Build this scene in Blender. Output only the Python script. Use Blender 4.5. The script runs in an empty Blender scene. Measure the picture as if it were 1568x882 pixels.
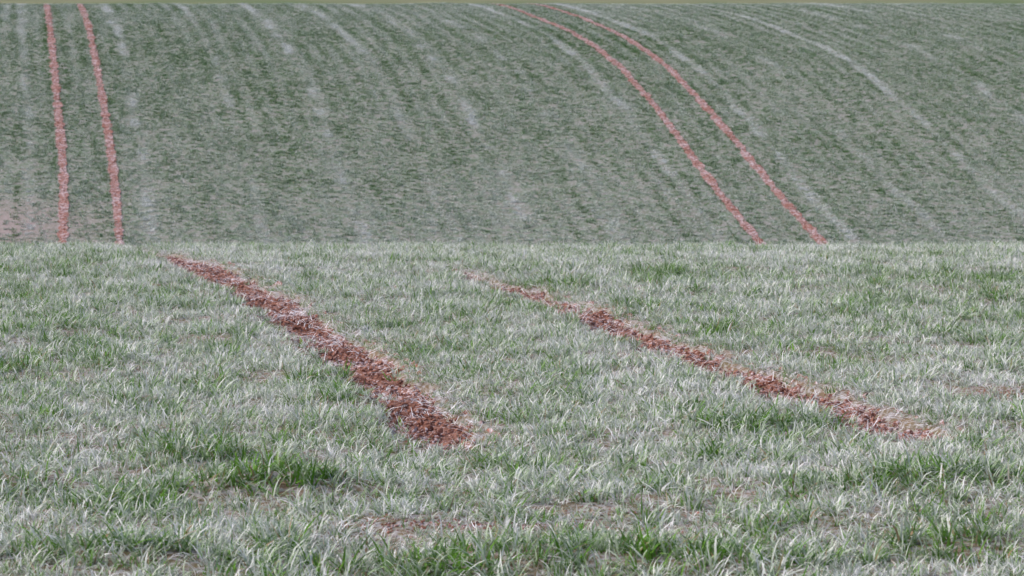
import bpy, math, numpy as np
from mathutils import Vector
R = np.random.default_rng(7)
scn = bpy.context.scene

# ---------------------------------------------------------------- noise
_tabs = {}
def vn(x, y, seed=0):
    if seed not in _tabs:
        _tabs[seed] = np.random.default_rng(1000+seed).random((256, 256))
    T = _tabs[seed]
    x = np.asarray(x, float); y = np.asarray(y, float)
    xi = np.floor(x).astype(int); yi = np.floor(y).astype(int)
    fx = x-xi; fy = y-yi
    fx = fx*fx*(3-2*fx); fy = fy*fy*(3-2*fy)
    a = T[xi % 256, yi % 256]; b = T[(xi+1) % 256, yi % 256]
    c = T[xi % 256, (yi+1) % 256]; d = T[(xi+1) % 256, (yi+1) % 256]
    return (a*(1-fx)+b*fx)*(1-fy)+(c*(1-fx)+d*fx)*fy
def fbm(x, y, seed=0, o=3):
    s = 0; a = 1; t = 0
    for i in range(o):
        s = s+a*vn(x*2**i+17*i, y*2**i+31*i, seed+i); t += a; a *= .5
    return s/t
def sstep(a, b, v):
    t = np.clip((v-a)/(b-a), 0, 1); return t*t*(3-2*t)

# ---------------------------------------------------------------- terrain profile
kn = [(-60, .02), (-5, 0), (22, 0), (29, -.0588), (40, -.15), (70, -.15), (92, .22), (157, .103), (166, .02), (178, -.06),
      (220, -.06), (260, 0), (300, .08), (500, .1), (700, 0), (3000, 0)]
py_ = np.arange(-60, 2600, .1)
sl_ = np.interp(py_, [k[0] for k in kn], [k[1] for k in kn])
pz_ = np.cumsum(sl_)*.1
pz_ -= np.interp(10., py_, pz_)
# low tussocky ridges left by the headland turn: (y, half depth, height, x, half width)
RIDG = [(8.8, .22, .07, .35, .55), (10.35, .16, .085, -.9, .42), (11.2, .14, .04, -1.32, .2), (10.5, .15, .06, -1.95, .3),
        (10.0, .12, .05, -1.42, .2), (10.4, .18, .05, 1.65, .45), (12.4, .15, .03, 1.05, .2), (8.75, .18, .06, -1.1, .35), (9.1, .15, .04, 1.4, .3)]
def height(x, y):
    z = np.interp(y, py_, pz_)
    fg = 1-sstep(34, 60, y)
    z = z+fg*(.06*(fbm(x/1.7, y/1.7, 1)-.5)+.05*(vn(x/.42+9, y/.42, 5)-.5))
    for (yy, wy, h, xx, wx) in RIDG:
        z = z+h*np.exp(-((y-yy)/wy)**2-((x-xx)/wx)**2)
    hl = sstep(75, 95, y)
    z = z+hl*(.22*(fbm(x/9., y/11., 11)-.5)+.06*(vn(x/1.3, y/1.6, 15)-.5)) + hl*np.where(y > 200, 1.0, 0)*1.5*(fbm(x/60., y/60., 21)-.5)
    return z

# ---------------------------------------------------------------- wheel tracks (x at given y)
T1 = np.array([(11.55, -.19), (12.1, -.28), (14.5, -.68), (17, -1.15), (19.5, -1.66), (23.1, -2.52), (26.2, -3.22), (29, -3.85), (35, -5.2), (50, -8.5)])
T2 = np.array([(11.75, 1.84), (12.35, 1.70), (14.1, 1.32), (16, .93), (18.6, .43), (20.5, .06), (22.3, -.36), (26, -1.2), (29, -1.9), (35, -3.4), (50, -6.8)])
HR1 = np.array([(88, 9.9), (97.8, 8.33), (103.6, 7.55), (110.7, 6.89), (121, 6.0), (131, 4.99), (140.5, 3.74), (148.5, 2.25), (156.5, .57), (162, -.5), (172, -2.6)])
HR2 = np.array([(88, 12.), (97.8, 10.42), (103.6, 9.7), (110.7, 9.05), (116.5, 8.5), (126, 7.65), (135.4, 6.65), (143.2, 5.46), (151.5, 4.0), (158.5, 2.4), (172, -.4)])
HL1 = np.array([(88, -14.1), (97.6, -15.42), (107, -16.85), (119, -18.95), (132, -21.2), (150, -24.3), (161, -26.2), (172, -28.1)])
HL2 = np.array([(88, -12.2), (97.6, -13.47), (109, -15.3), (124, -17.85), (136.5, -20.0), (150, -22.3), (161, -24.3), (172, -26.2)])
def cx(T, y, h=1.2):
    y = np.asarray(y, float)
    return (np.interp(y-h, T[:, 0], T[:, 1])+np.interp(y+h, T[:, 0], T[:, 1])+2*np.interp(y, T[:, 0], T[:, 1]))/4
def fg_hw(T, y, k):
    w = (.20 if k == 0 else .18)+(.02 if k == 0 else -.005)*sstep(15, 24, y)+.08*(vn(y*2.2, y*0+k, 40+k)-.5)+.09*(vn(y*8., y*0+k, 43+k)-.5)
    w = w*sstep(T[0, 0]-.1, T[0, 0]+.5, y)
    if k == 1: w = w*(1-.8*sstep(19.5, 24, y))
    else: w = w*(1-.4*sstep(24, 28, y))
    return w
def hill_hw(y, k):
    return .165+.05*(vn(y*1.3, y*0+k*3., 50+k)-.5)+.12*(vn(y*3.1, y*0+k*3., 54+k)-.5)
def fg_track(x, y):
    d = 9.+0*x
    for k, T in enumerate((T1, T2)):
        s = np.abs(x-cx(T, y)) - fg_hw(T, y, k)
        s = np.where((y < T[0, 0]), 9., s)
        d = np.minimum(d, s)
    return d
HT = (HR1, HR2, HL1, HL2)
def hill_track(x, y):
    d = 9.+0*x
    for k, T in enumerate(HT):
        d = np.minimum(d, np.abs(x-cx(T, y, 4))-hill_hw(y, k))
    return d
def hill_u(x, y):
    xl = (cx(HL1, y, 4)+cx(HL2, y, 4))/2; xr = (cx(HR1, y, 4)+cx(HR2, y, 4))/2
    return (x-xl)/(xr-xl)*24.
BARE = [(-.1, 9.5, .6, .09, .8), (.3, 9.85, .45, .05, .3), (-1.35, 9.35, .4, .06, .2), (1.5, 9.8, .35, .06, .2),
        (2.42, 13.6, .25, .2, .5), (-1.6, 12.2, .3, .2, .1), (1.35, 12.1, .3, .2, .1)]
def bare(x, y):
    b = 0*x
    for (bx, by, wx, wy, s) in BARE:
        b = np.maximum(b, s*np.exp(-(((x-bx)/wx)**2+((y-by)/wy)**2)**1.5))
    b = b+.15*sstep(.70, .85, fbm(x/.8, y/.6, 60))
    return b*(.45+1.1*fbm(x/.12, y/.12, 64))

# ---------------------------------------------------------------- helpers
def mesh_obj(name, V, F, mats, link=True, smooth=False):
    me = bpy.data.meshes.new(name)
    V = np.asarray(V, np.float32); F = np.asarray(F, np.int32)
    n = F.shape[1]
    me.vertices.add(len(V)); me.vertices.foreach_set('co', V.ravel())
    me.loops.add(F.size); me.loops.foreach_set('vertex_index', F.ravel())
    me.polygons.add(len(F)); me.polygons.foreach_set('loop_start', np.arange(0, F.size, n, dtype=np.int32))
    me.update(calc_edges=True); me.validate()
    if smooth: me.polygons.foreach_set('use_smooth', np.ones(len(me.polygons), bool))
    ob = bpy.data.objects.new(name, me)
    for m in mats: me.materials.append(m)
    if link: scn.collection.objects.link(ob)
    return ob
def grid_faces(nx, ny):
    i = np.arange(ny-1)[:, None]*nx+np.arange(nx-1)[None]
    i = i.ravel()
    return np.stack([i, i+1, i+nx+1, i+nx], 1)
def fattr(me, name, v, typ='FLOAT'):
    a = me.attributes.new(name, typ, 'POINT')
    a.data.foreach_set('vector' if typ == 'FLOAT_VECTOR' else 'value', np.asarray(v).ravel())

class NT:
    def __init__(s, name):
        s.m = bpy.data.materials.new(name); s.m.use_nodes = True; s.t = s.m.node_tree; s.t.nodes.clear()
    def n(s, typ, ins=None, **kw):
        nd = s.t.nodes.new(typ)
        for k, v in kw.items(): setattr(nd, k, v)
        for k, v in (ins or {}).items():
            if isinstance(v, bpy.types.NodeSocket): s.t.links.new(v, nd.inputs[k])
            else: nd.inputs[k].default_value = v
        return nd
    def math(s, op, a, b=0., c=None, clamp=False):
        ins = {0: a, 1: b}
        if c is not None: ins[2] = c
        return s.n('ShaderNodeMath', ins, operation=op, use_clamp=clamp).outputs[0]
    def mix(s, f, a, b):
        nd = s.n('ShaderNodeMix', data_type='RGBA')
        for idx, v in ((0, f), (6, a), (7, b)):
            if isinstance(v, bpy.types.NodeSocket): s.t.links.new(v, nd.inputs[idx])
            else: nd.inputs[idx].default_value = v if idx == 0 else (*v, 1)
        return nd.outputs[2]
    def noise(s, scale, detail=3, vec=None, rough=.5):
        if vec is None: vec = s.n('ShaderNodeNewGeometry').outputs['Position']
        return s.n('ShaderNodeTexNoise', {'Vector': vec, 'Scale': scale, 'Detail': detail, 'Roughness': rough}).outputs[0]
    def ramp(s, v, a, b):
        return s.n('ShaderNodeMapRange', {0: v, 1: a, 2: b}).outputs[0]

def grass_mat(name, green1, green2, frost, gain, trans):
    g = NT(name)
    fr = g.n('ShaderNodeAttribute', attribute_name='frost', attribute_type='INSTANCER').outputs['Fac']
    br = g.n('ShaderNodeAttribute', attribute_name='br', attribute_type='GEOMETRY').outputs['Fac']
    bt = g.n('ShaderNodeAttribute', attribute_name='bt', attribute_type='GEOMETRY').outputs['Fac']
    col = g.mix(br, green1, green2)
    straw = g.ramp(br, .97, .98)
    col = g.mix(straw, col, (.36, .27, .18))
    br2 = g.math('FRACT', g.math('MULTIPLY', br, 7.31))
    f = g.math('ADD', fr, g.math('MULTIPLY', g.math('SUBTRACT', br2, .5), 1.1))
    f = g.math('ADD', f, g.math('MULTIPLY', g.math('SUBTRACT', bt, .5), .4))
    if trans:
        f = g.math('ADD', f, g.math('MULTIPLY', g.math('SUBTRACT', g.noise(90., 1), .5), .5))
    f = g.math('MULTIPLY', g.ramp(f, .0, 1.), gain)
    col = g.mix(f, col, frost)
    sh = g.n('ShaderNodeBsdfDiffuse', {'Color': col})
    if trans:
        tr = g.n('ShaderNodeBsdfTranslucent', {'Color': col})
        sh = g.n('ShaderNodeMixShader', {0: trans, 1: sh.outputs[0], 2: tr.outputs[0]})
    g.n('ShaderNodeOutputMaterial', {0: sh.outputs[0]})
    return g.m
M_grass = grass_mat('frosted_wheat', (.085, .215, .028), (.17, .34, .06), (.92, .92, .98), .96, .2)
M_hgrass = grass_mat('frosted_wheat_hill', (.075, .18, .06), (.115, .235, .085), (.77, .80, .85), .92, 0)

def soil_mat(name, c1, c2, fr_lo, fr_hi, fs, bump=.6):
    g = NT(name)
    n1 = g.noise(18., 4); n2 = g.noise(fs, 3, rough=.65); n3 = g.noise(1.3, 2)
    col = g.mix(g.ramp(n1, .35, .65), c1, c2)
    f = g.ramp(g.math('ADD', n2, g.math('MULTIPLY', g.math('SUBTRACT', n3, .5), .35)), fr_lo, fr_hi)
    col = g.mix(g.math('MULTIPLY', f, .85), col, (.72, .66, .75))
    b = g.n('ShaderNodeBump', {'Height': g.noise(60., 4), 'Strength': bump, 'Distance': .02})
    p = g.n('ShaderNodeBsdfDiffuse', {'Color': col, 'Normal': b.outputs[0]})
    g.n('ShaderNodeOutputMaterial', {0: p.outputs[0]})
    return g.m
M_soil = soil_mat('red_clay_soil', (.20, .095, .075), (.34, .18, .145), .50, .66, 45.)
M_hsoil = soil_mat('red_clay_soil_hill', (.28, .13, .11), (.40, .21, .18), .46, .70, 7.)
M_clod = soil_mat('red_clay_clod', (.19, .085, .065), (.36, .18, .14), .51, .68, 55.)

g = NT('field_soil')
pos = g.n('ShaderNodeNewGeometry').outputs['Position']
sep = g.n('ShaderNodeSeparateXYZ', {0: pos})
n1 = g.noise(3., 5); n2 = g.noise(35., 3)
col = g.mix(g.ramp(n1, .35, .65), (.16, .135, .08), (.23, .17, .125))
col = g.mix(g.math('MULTIPLY', g.ramp(n2, .42, .62), .6), col, (.54, .54, .60))
hillc = g.mix(g.ramp(n1, .35, .65), (.13, .19, .12), (.25, .24, .22))
hillc = g.mix(g.math('MULTIPLY', g.ramp(g.noise(12., 3), .45, .62), .45), hillc, (.54, .55, .60))
# thin crop with pink soil showing at the foot of the far slope
dv_ = g.n('ShaderNodeVectorMath', {0: pos, 1: (-18., 99.5, -4.)}, operation='DISTANCE').outputs['Value']
hillc = g.mix(g.math('MULTIPLY', g.ramp(dv_, 5., 1.), .55), hillc, (.44, .33, .35))
col = g.mix(g.ramp(sep.outputs[1], 60, 85), col, hillc)
farc = g.mix(g.ramp(g.noise(.05, 4), .3, .7), (.16, .21, .12), (.27, .27, .18))
col = g.mix(g.ramp(sep.outputs[1], 180, 230), col, farc)
p = g.n('ShaderNodeBsdfDiffuse', {'Color': col})
g.n('ShaderNodeOutputMaterial', {0: p.outputs[0]})
M_ground = g.m

g = NT('frosted_straw')
br = g.n('ShaderNodeAttribute', attribute_name='br', attribute_type='GEOMETRY').outputs['Fac']
col = g.mix(g.ramp(br, 0, .4), (.52, .47, .52), (.88, .88, .97))
p = g.n('ShaderNodeBsdfDiffuse', {'Color': col})
g.n('ShaderNodeOutputMaterial', {0: p.outputs[0]})
M_straw = g.m

# ---------------------------------------------------------------- ground sheet
xs = np.concatenate([-np.geomspace(8, 900, 60)[::-1][:-1], np.arange(-8, 8.001, .04), np.geomspace(8, 900, 60)[1:]])
ys = np.concatenate([np.arange(-50, 6, 1.), np.arange(6, 32, .04), np.arange(32, 180, .5), np.geomspace(180, 2400, 90)])
X, Y = np.meshgrid(xs, ys)
Z = height(X, Y)
dtr = fg_track(X, Y)
Z = Z-.11*(1-sstep(-.07, .02, dtr))*(Y < 50)
ground = mesh_obj('ground', np.stack([X, Y, Z], -1).reshape(-1, 3), grid_faces(len(xs), len(ys)), [M_ground], smooth=True)

# ---------------------------------------------------------------- wheel tracks
def track_strip(name, T, hwf, y0, y1, dy, nx, rut, lump, lift, mat, k, h):
    yy = np.arange(y0, y1, dy)
    s = np.linspace(-1, 1, nx)
    c = cx(T, yy, h)[:, None]; w = hwf(yy)[:, None]+(.05 if h < 2 else 0)
    Xs = c+w*s[None]; Ys = yy[:, None]+0*Xs
    Zs = height(Xs, Ys)+lift-rut*(1-np.abs(s)**4)[None]
    Zs = Zs+lump*((fbm(Xs/.09, Ys/.09, 70+k)-.5)*1.3+(vn(Xs/.03, Ys/.03, 75)-.5)*.6)
    return mesh_obj(name, np.stack([Xs, Ys, Zs], -1).reshape(-1, 3), grid_faces(nx, len(yy)), [mat], smooth=False)
for k, T in enumerate((T1, T2)):
    track_strip('wheel_track', T, lambda y, T=T, k=k: fg_hw(T, y, k), T[0, 0], 38, .015, 48, .065, .04, .0, M_soil, k, 1.2)
for k, T in enumerate(HT):
    track_strip('wheel_track', T, lambda y, k=k: hill_hw(y, k), 88, 172, .12, 8, .0, .03, .03, M_hsoil, k, 4)

# ---------------------------------------------------------------- blade clumps
def clump(name, n, rad, L, wid, tilt, mat, seed, flat=False, segs=4):
    r = np.random.default_rng(seed)
    V = []; F = []; BR = []; BT = []
    for i in range(n):
        a = r.random()*2*math.pi; rr = rad*math.sqrt(r.random())
        p = np.array([rr*math.cos(a), rr*math.sin(a), -.01 if not flat else r.random()*.02+.008])
        az = a+r.normal()*1.2 if not flat else r.normal()*.5+math.pi*r.integers(0, 2)
        l = L*r.uniform(.45, 1.15); ph = math.radians(r.uniform(*tilt)); curl = r.uniform(.15, 1.0)**1.0*1.7
        if flat: ph = math.radians(r.uniform(68, 95)); curl = r.uniform(-.15, .3)
        w = wid*r.uniform(.7, 1.25); b = r.random()
        tw = r.uniform(-1, 1)
        base = len(V)
        for s in range(segs+1):
            t = s/segs
            d = np.array([math.sin(ph)*math.cos(az), math.sin(ph)*math.sin(az), math.cos(ph)])
            side = np.array([-math.sin(az+tw*t), math.cos(az+tw*t), .25*tw])
            ww = w*(1-t**2.2)*.5+.0003 if not flat else w*.5*(1-.6*t)
            V += [p-side*ww, p+side*ww]; BR += [b, b]; BT += [t, t]
            p = p+d*l/segs; ph += curl/segs*(1+t)
            az += tw*.12
        for s in range(segs):
            q = base+2*s; F.append((q, q+1, q+3, q+2))
    ob = mesh_obj(name, np.array(V), np.array(F), [mat], link=False, smooth=True)
    fattr(ob.data, 'br', np.array(BR, np.float32)); fattr(ob.data, 'bt', np.array(BT, np.float32))
    return ob
def lump_variant(name, seed, mat):
    import bmesh
    bm = bmesh.new(); bmesh.ops.create_icosphere(bm, subdivisions=2, radius=1)
    r = np.random.default_rng(seed)
    fr = r.normal(size=(4, 3))
    for v in bm.verts:
        c = np.array(v.co); s = 1+sum(.13*math.sin(2.1*c.dot(f)+i) for i, f in enumerate(fr))+r.normal()*.05
        v.co = Vector(c*s*np.array([1, .8, .6]))
    me = bpy.data.meshes.new(name); bm.to_mesh(me); bm.free(); me.materials.append(mat)
    return bpy.data.objects.new(name, me)
def coll(name, obs):
    c = bpy.data.collections.new(name)
    for o in obs: c.objects.link(o)
    return c
def scatter(name, P, rot, scale, frost, c, nvar):
    me = bpy.data.meshes.new(name)
    me.vertices.add(len(P)); me.vertices.foreach_set('co', P.astype(np.float32).ravel())
    fattr(me, 'rot', rot.astype(np.float32), 'FLOAT_VECTOR'); fattr(me, 'scl', scale.astype(np.float32), 'FLOAT_VECTOR')
    fattr(me, 'frost', frost.astype(np.float32))
    fattr(me, 'vid', R.integers(0, nvar, len(P)).astype(np.int32), 'INT')
    ob = bpy.data.objects.new(name, me); scn.collection.objects.link(ob)
    nt = bpy.data.node_groups.new(name+'_scatter', 'GeometryNodeTree')
    nt.interface.new_socket('Geometry', in_out='INPUT', socket_type='NodeSocketGeometry')
    nt.interface.new_socket('Geometry', in_out='OUTPUT', socket_type='NodeSocketGeometry')
    N = nt.nodes; Lk = nt.links
    gi = N.new('NodeGroupInput'); go = N.new('NodeGroupOutput')
    ci = N.new('GeometryNodeCollectionInfo'); ci.inputs[0].default_value = c; ci.inputs[1].default_value = True; ci.inputs[2].default_value = True
    ip = N.new('GeometryNodeInstanceOnPoints')
    def na(n, t):
        a = N.new('GeometryNodeInputNamedAttribute'); a.data_type = t; a.inputs[0].default_value = n; return a.outputs[0]
    e = N.new('FunctionNodeEulerToRotation')
    Lk.new(na('rot', 'FLOAT_VECTOR'), e.inputs[0])
    Lk.new(gi.outputs[0], ip.inputs['Points']); Lk.new(ci.outputs[0], ip.inputs['Instance'])
    ip.inputs['Pick Instance'].default_value = True
    Lk.new(na('vid', 'INT'), ip.inputs['Instance Index'])
    Lk.new(e.outputs[0], ip.inputs['Rotation']); Lk.new(na('scl', 'FLOAT_VECTOR'), ip.inputs['Scale'])
    Lk.new(ip.outputs[0], go.inputs[0])
    m = ob.modifiers.new('scatter', 'NODES'); m.node_group = nt
    return ob

fgc = coll('wheat_tufts', [clump('wheat_tuft_%d' % i, 19, .036, .094, .0045, (5, 60), M_grass, 100+i) for i in range(14)])
hc = coll('hill_wheat_tufts', [clump('hill_wheat_tuft_%d' % i, 26, .10, .12, .015, (10, 65), M_hgrass, 200+i, segs=2) for i in range(12)])
sc = coll('straw_bits', [clump('straw_bit_%d' % i, 4, .05, .09, .0045, (0, 0), M_straw, 300+i, flat=True) for i in range(8)])
cc = coll('clods', [lump_variant('clod_%d' % i, 400+i, M_clod) for i in range(8)])

# foreground crop
def rnd(n, y0, y1, marg, k=.19):
    y = R.uniform(y0, y1, n*2); wmax = k*y1+marg
    x = R.uniform(-wmax, wmax, n*2)
    m = np.abs(x) < k*y+marg
    return x[m], y[m]
n = int(335*(2*(.19*36+1.2))*(36-7.2)/2)
x, y = rnd(n, 7.2, 36, 1.2)
dt = fg_track(x, y); b = bare(x, y)
hn = fbm(x/.26, y/.4, 80); hn2 = fbm(x/.12, y/.17, 84); lo = fbm(x/2.5, y/3.5, 88); md = fbm(x/.6, y/1.0, 86)
keep = (dt > -.02+.035*R.normal(size=len(x))) & (R.random(len(x)) > b*1.1)
x, y, dt, b, hn, hn2, lo, md = [a[keep] for a in (x, y, dt, b, hn, hn2, lo, md)]
dark = sstep(.55, .72, hn)*.75+sstep(.58, .78, hn2)*.75
for (yy, wy, h, xx, wx) in RIDG:
    dark = dark+1.1*np.exp(-((y-yy+.05)/wy)**2-((x-xx)/wx)**2)*(.5+1.1*hn)
frost = .51-.30*np.clip(dark, 0, 1.5)+.2*(lo-.5)+.5*(md-.5)+R.normal(size=len(x))*.12
s = (.68+.46*np.clip(dark, 0, 1.3)+.15*(hn2-.5)+.16*R.normal(size=len(x)))
s = s*(.65+.35*sstep(0, .12, dt))*(1-.35*np.clip(b*1.5, 0, 1))
s = np.clip(s, .35, 1.6)
P = np.stack([x, y, height(x, y)], -1)
rot = np.stack([R.normal(size=len(x))*.18, R.normal(size=len(x))*.18, R.uniform(0, 6.283, len(x))], -1)
scatter('frosted_grass', P, rot, np.stack([s*1.05, s*1.05, s], -1), frost, fgc, 14)

# hill crop
n = int(33*(2*(.19*176+3))*(176-90)/2)
x, y = rnd(n, 90, 176, 3)
u = hill_u(x, y)
row = (np.abs(((u/.75) % 1)-.5)*2)
dt = hill_track(x, y)
hn = fbm(u/.34, y/1.6, 90); lo = fbm(x/7, y/10., 93); mid = fbm(u/.5, y/8., 96); fine = vn(u/.22, y/3.5, 97)
rowa = sstep(.3, .6, fbm(x/5, y/8, 101))
lines = 0*x
for uu, amp in ((2.1, .85), (-2.2, .6), (9.4, 1.2), (15.4, .95), (21.6, .95), (26.2, 1.05), (33., .95), (6., .45), (12.5, .55), (18.4, .55), (29.5, .6), (37, .6), (-5, .6), (40, .6)):
    lines = lines+amp*np.exp(-((u-uu-.3*(vn(y/3, 0*y+uu, 99)-.5))/.19)**2)*(.35+1.4*sstep(.35, .7, vn(y/2.2, 0*y+uu*3, 98)))
brh = .5*sstep(.60, .75, fbm(u/.6, y/3.5, 110))*sstep(.42, .6, fbm(x/6, y/8, 113))
brh = brh+.5*np.exp(-((x+18)/1.6)**2-((y-99.5)/4)**2)*(.3+1.4*vn(x/.3, y/.8, 117))+.4*np.exp(-((x-.3)/.6)**2-((y-101)/4)**2)
keep = (dt > .02*R.normal(size=len(x))) & (R.random(len(x)) > brh) & (R.random(len(x)) > .3*row*rowa)
x, y, u, dt, row, hn, lo, mid, lines, brh, fine, rowa = [a[keep] for a in (x, y, u, dt, row, hn, lo, mid, lines, brh, fine, rowa)]
dark = sstep(.5, .72, hn)
frost = .29-.10*dark+.85*lines+.26*(lo-.5)+.45*(mid-.5)+.32*(fine-.5)+.5*(row-.5)*rowa+.2*sstep(114, 97, y)+.15*sstep(142, 162, y)+.10*R.normal(size=len(x))-.2*np.exp(-(dt/.35)**2)
s = np.clip(.78+.2*dark+.12*R.normal(size=len(x)), .4, 1.5)
P = np.stack([x, y, height(x, y)], -1)
rot = np.stack([R.normal(size=len(x))*.12, R.normal(size=len(x))*.12, R.uniform(0, 6.283, len(x))], -1)
scatter('frosted_hillside_grass', P, rot, np.stack([s, s, s*.95], -1), frost, hc, 12)

# clods and straw on the tracks
def on_track(T, hwf, y0, y1, n, h, edge=False):
    y = R.uniform(y0, y1, n); s = R.uniform(-1, 1, n)
    if edge: s = R.normal(.9, .22, n)
    return cx(T, y, h)+s*hwf(y), y, s
CP = []; CS = []; SP = []; SS = []; SR = []
for k, T in enumerate((T1, T2)):
    f = lambda y: fg_hw(T, y, k)
    x, y, s = on_track(T, f, T[0, 0]+.1, 32, 10000, 1.2)
    sz = R.uniform(.003, .009, len(x))+.014*R.random(len(x))**6
    CP.append(np.stack([x, y, height(x, y)-.058*(1-np.clip(np.abs(s)*.8, 0, 1)**4)+sz*.3], -1)); CS.append(sz)
    for m, edge in ((700, False), (1100, True)):
        x, y, s = on_track(T, f, T[0, 0]+.2, 32, m, 1.2, edge)
        kp = R.random(m) < .15+1.3*vn(y*1.8, y*0+k, 120)**2
        x, y, s = x[kp], y[kp], s[kp]
        SP.append(np.stack([x, y, height(x, y)-.05*(1-np.clip(np.abs(s)*.8, 0, 1)**4)+(.015 if edge else .008)], -1)); SS.append(R.uniform(.5, 1.1, len(x)))
        SR.append(R.normal(size=len(x))*.35-.25 if edge else R.uniform(0, 6.28, len(x)))
for k, T in enumerate(HT):
    f = lambda y: hill_hw(y, k)
    x, y, s = on_track(T, f, 89, 170, 2500, 4)
    sz = R.uniform(.015, .045, len(x)); CP.append(np.stack([x, y, height(x, y)+.02], -1)); CS.append(sz)
    x, y, s = on_track(T, f, 89, 170, 900, 4)
    SP.append(np.stack([x, y, height(x, y)+.03], -1)); SS.append(R.uniform(.8, 1.6, len(x))); SR.append(R.uniform(0, 6.28, len(x)))
for (bx, by, wx, wy, st) in BARE:
    m = int(2800*wx*wy*4*st); x = bx+R.normal(size=m)*wx*.6; y = by+R.normal(size=m)*wy*.6
    sz = R.uniform(.003, .007, m); CP.append(np.stack([x, y, height(x, y)+sz*.2], -1)); CS.append(sz)
    m = m//40; x = bx+R.normal(size=m)*wx*.6; y = by+R.normal(size=m)*wy*.6
    SP.append(np.stack([x, y, height(x, y)], -1)); SS.append(R.uniform(.4, .8, m)); SR.append(R.uniform(0, 6.28, m))
CP = np.concatenate(CP); CS = np.concatenate(CS); SP = np.concatenate(SP); SS = np.concatenate(SS); SR = np.concatenate(SR)
r3 = lambda n, a, z: np.stack([R.normal(size=n)*a, R.normal(size=n)*a, z], -1)
scatter('soil_clods', CP, r3(len(CP), .5, R.uniform(0, 6.28, len(CP))), np.repeat(CS[:, None], 3, 1), CS*0, cc, 8)
scatter('frosted_straw_litter', SP, r3(len(SP), .12, SR), np.repeat(SS[:, None], 3, 1), SS*0, sc, 8)

# ---------------------------------------------------------------- light
w = bpy.data.worlds.new('World'); scn.world = w; w.use_nodes = True
nt = w.node_tree; bg = nt.nodes['Background']
sky = nt.nodes.new('ShaderNodeTexSky'); sky.sky_type = 'NISHITA'; sky.sun_disc = False
EL, AZ = math.radians(42), math.radians(260)
sky.sun_elevation = EL; sky.sun_rotation = AZ; sky.air_density = 1.; sky.dust_density = 5.; sky.ozone_density = 1.
nt.links.new(sky.outputs[0], bg.inputs[0]); bg.inputs[1].default_value = .15
sd = bpy.data.lights.new('sun', 'SUN'); sd.energy = 1.5; sd.angle = math.radians(16); sd.color = (1, .98, .94)
so = bpy.data.objects.new('sun', sd); scn.collection.objects.link(so)
dv = Vector((math.sin(AZ)*math.cos(EL), math.cos(AZ)*math.cos(EL), math.sin(EL)))
so.rotation_euler = dv.to_track_quat('Z', 'Y').to_euler()

cd = bpy.data.cameras.new('camera'); co = bpy.data.objects.new('camera', cd); scn.collection.objects.link(co)
cd.lens = 100; cd.sensor_width = 36; cd.clip_end = 5000; cd.clip_start = .1
co.location = (0, 0, 1.5); co.rotation_euler = (math.radians(90-4.14), 0, 0)
cd.dof.use_dof = True; cd.dof.focus_distance = 15; cd.dof.aperture_fstop = 11
scn.camera = co
scn.view_settings.view_transform = 'Standard'; scn.view_settings.look = 'None'; scn.view_settings.exposure = 0
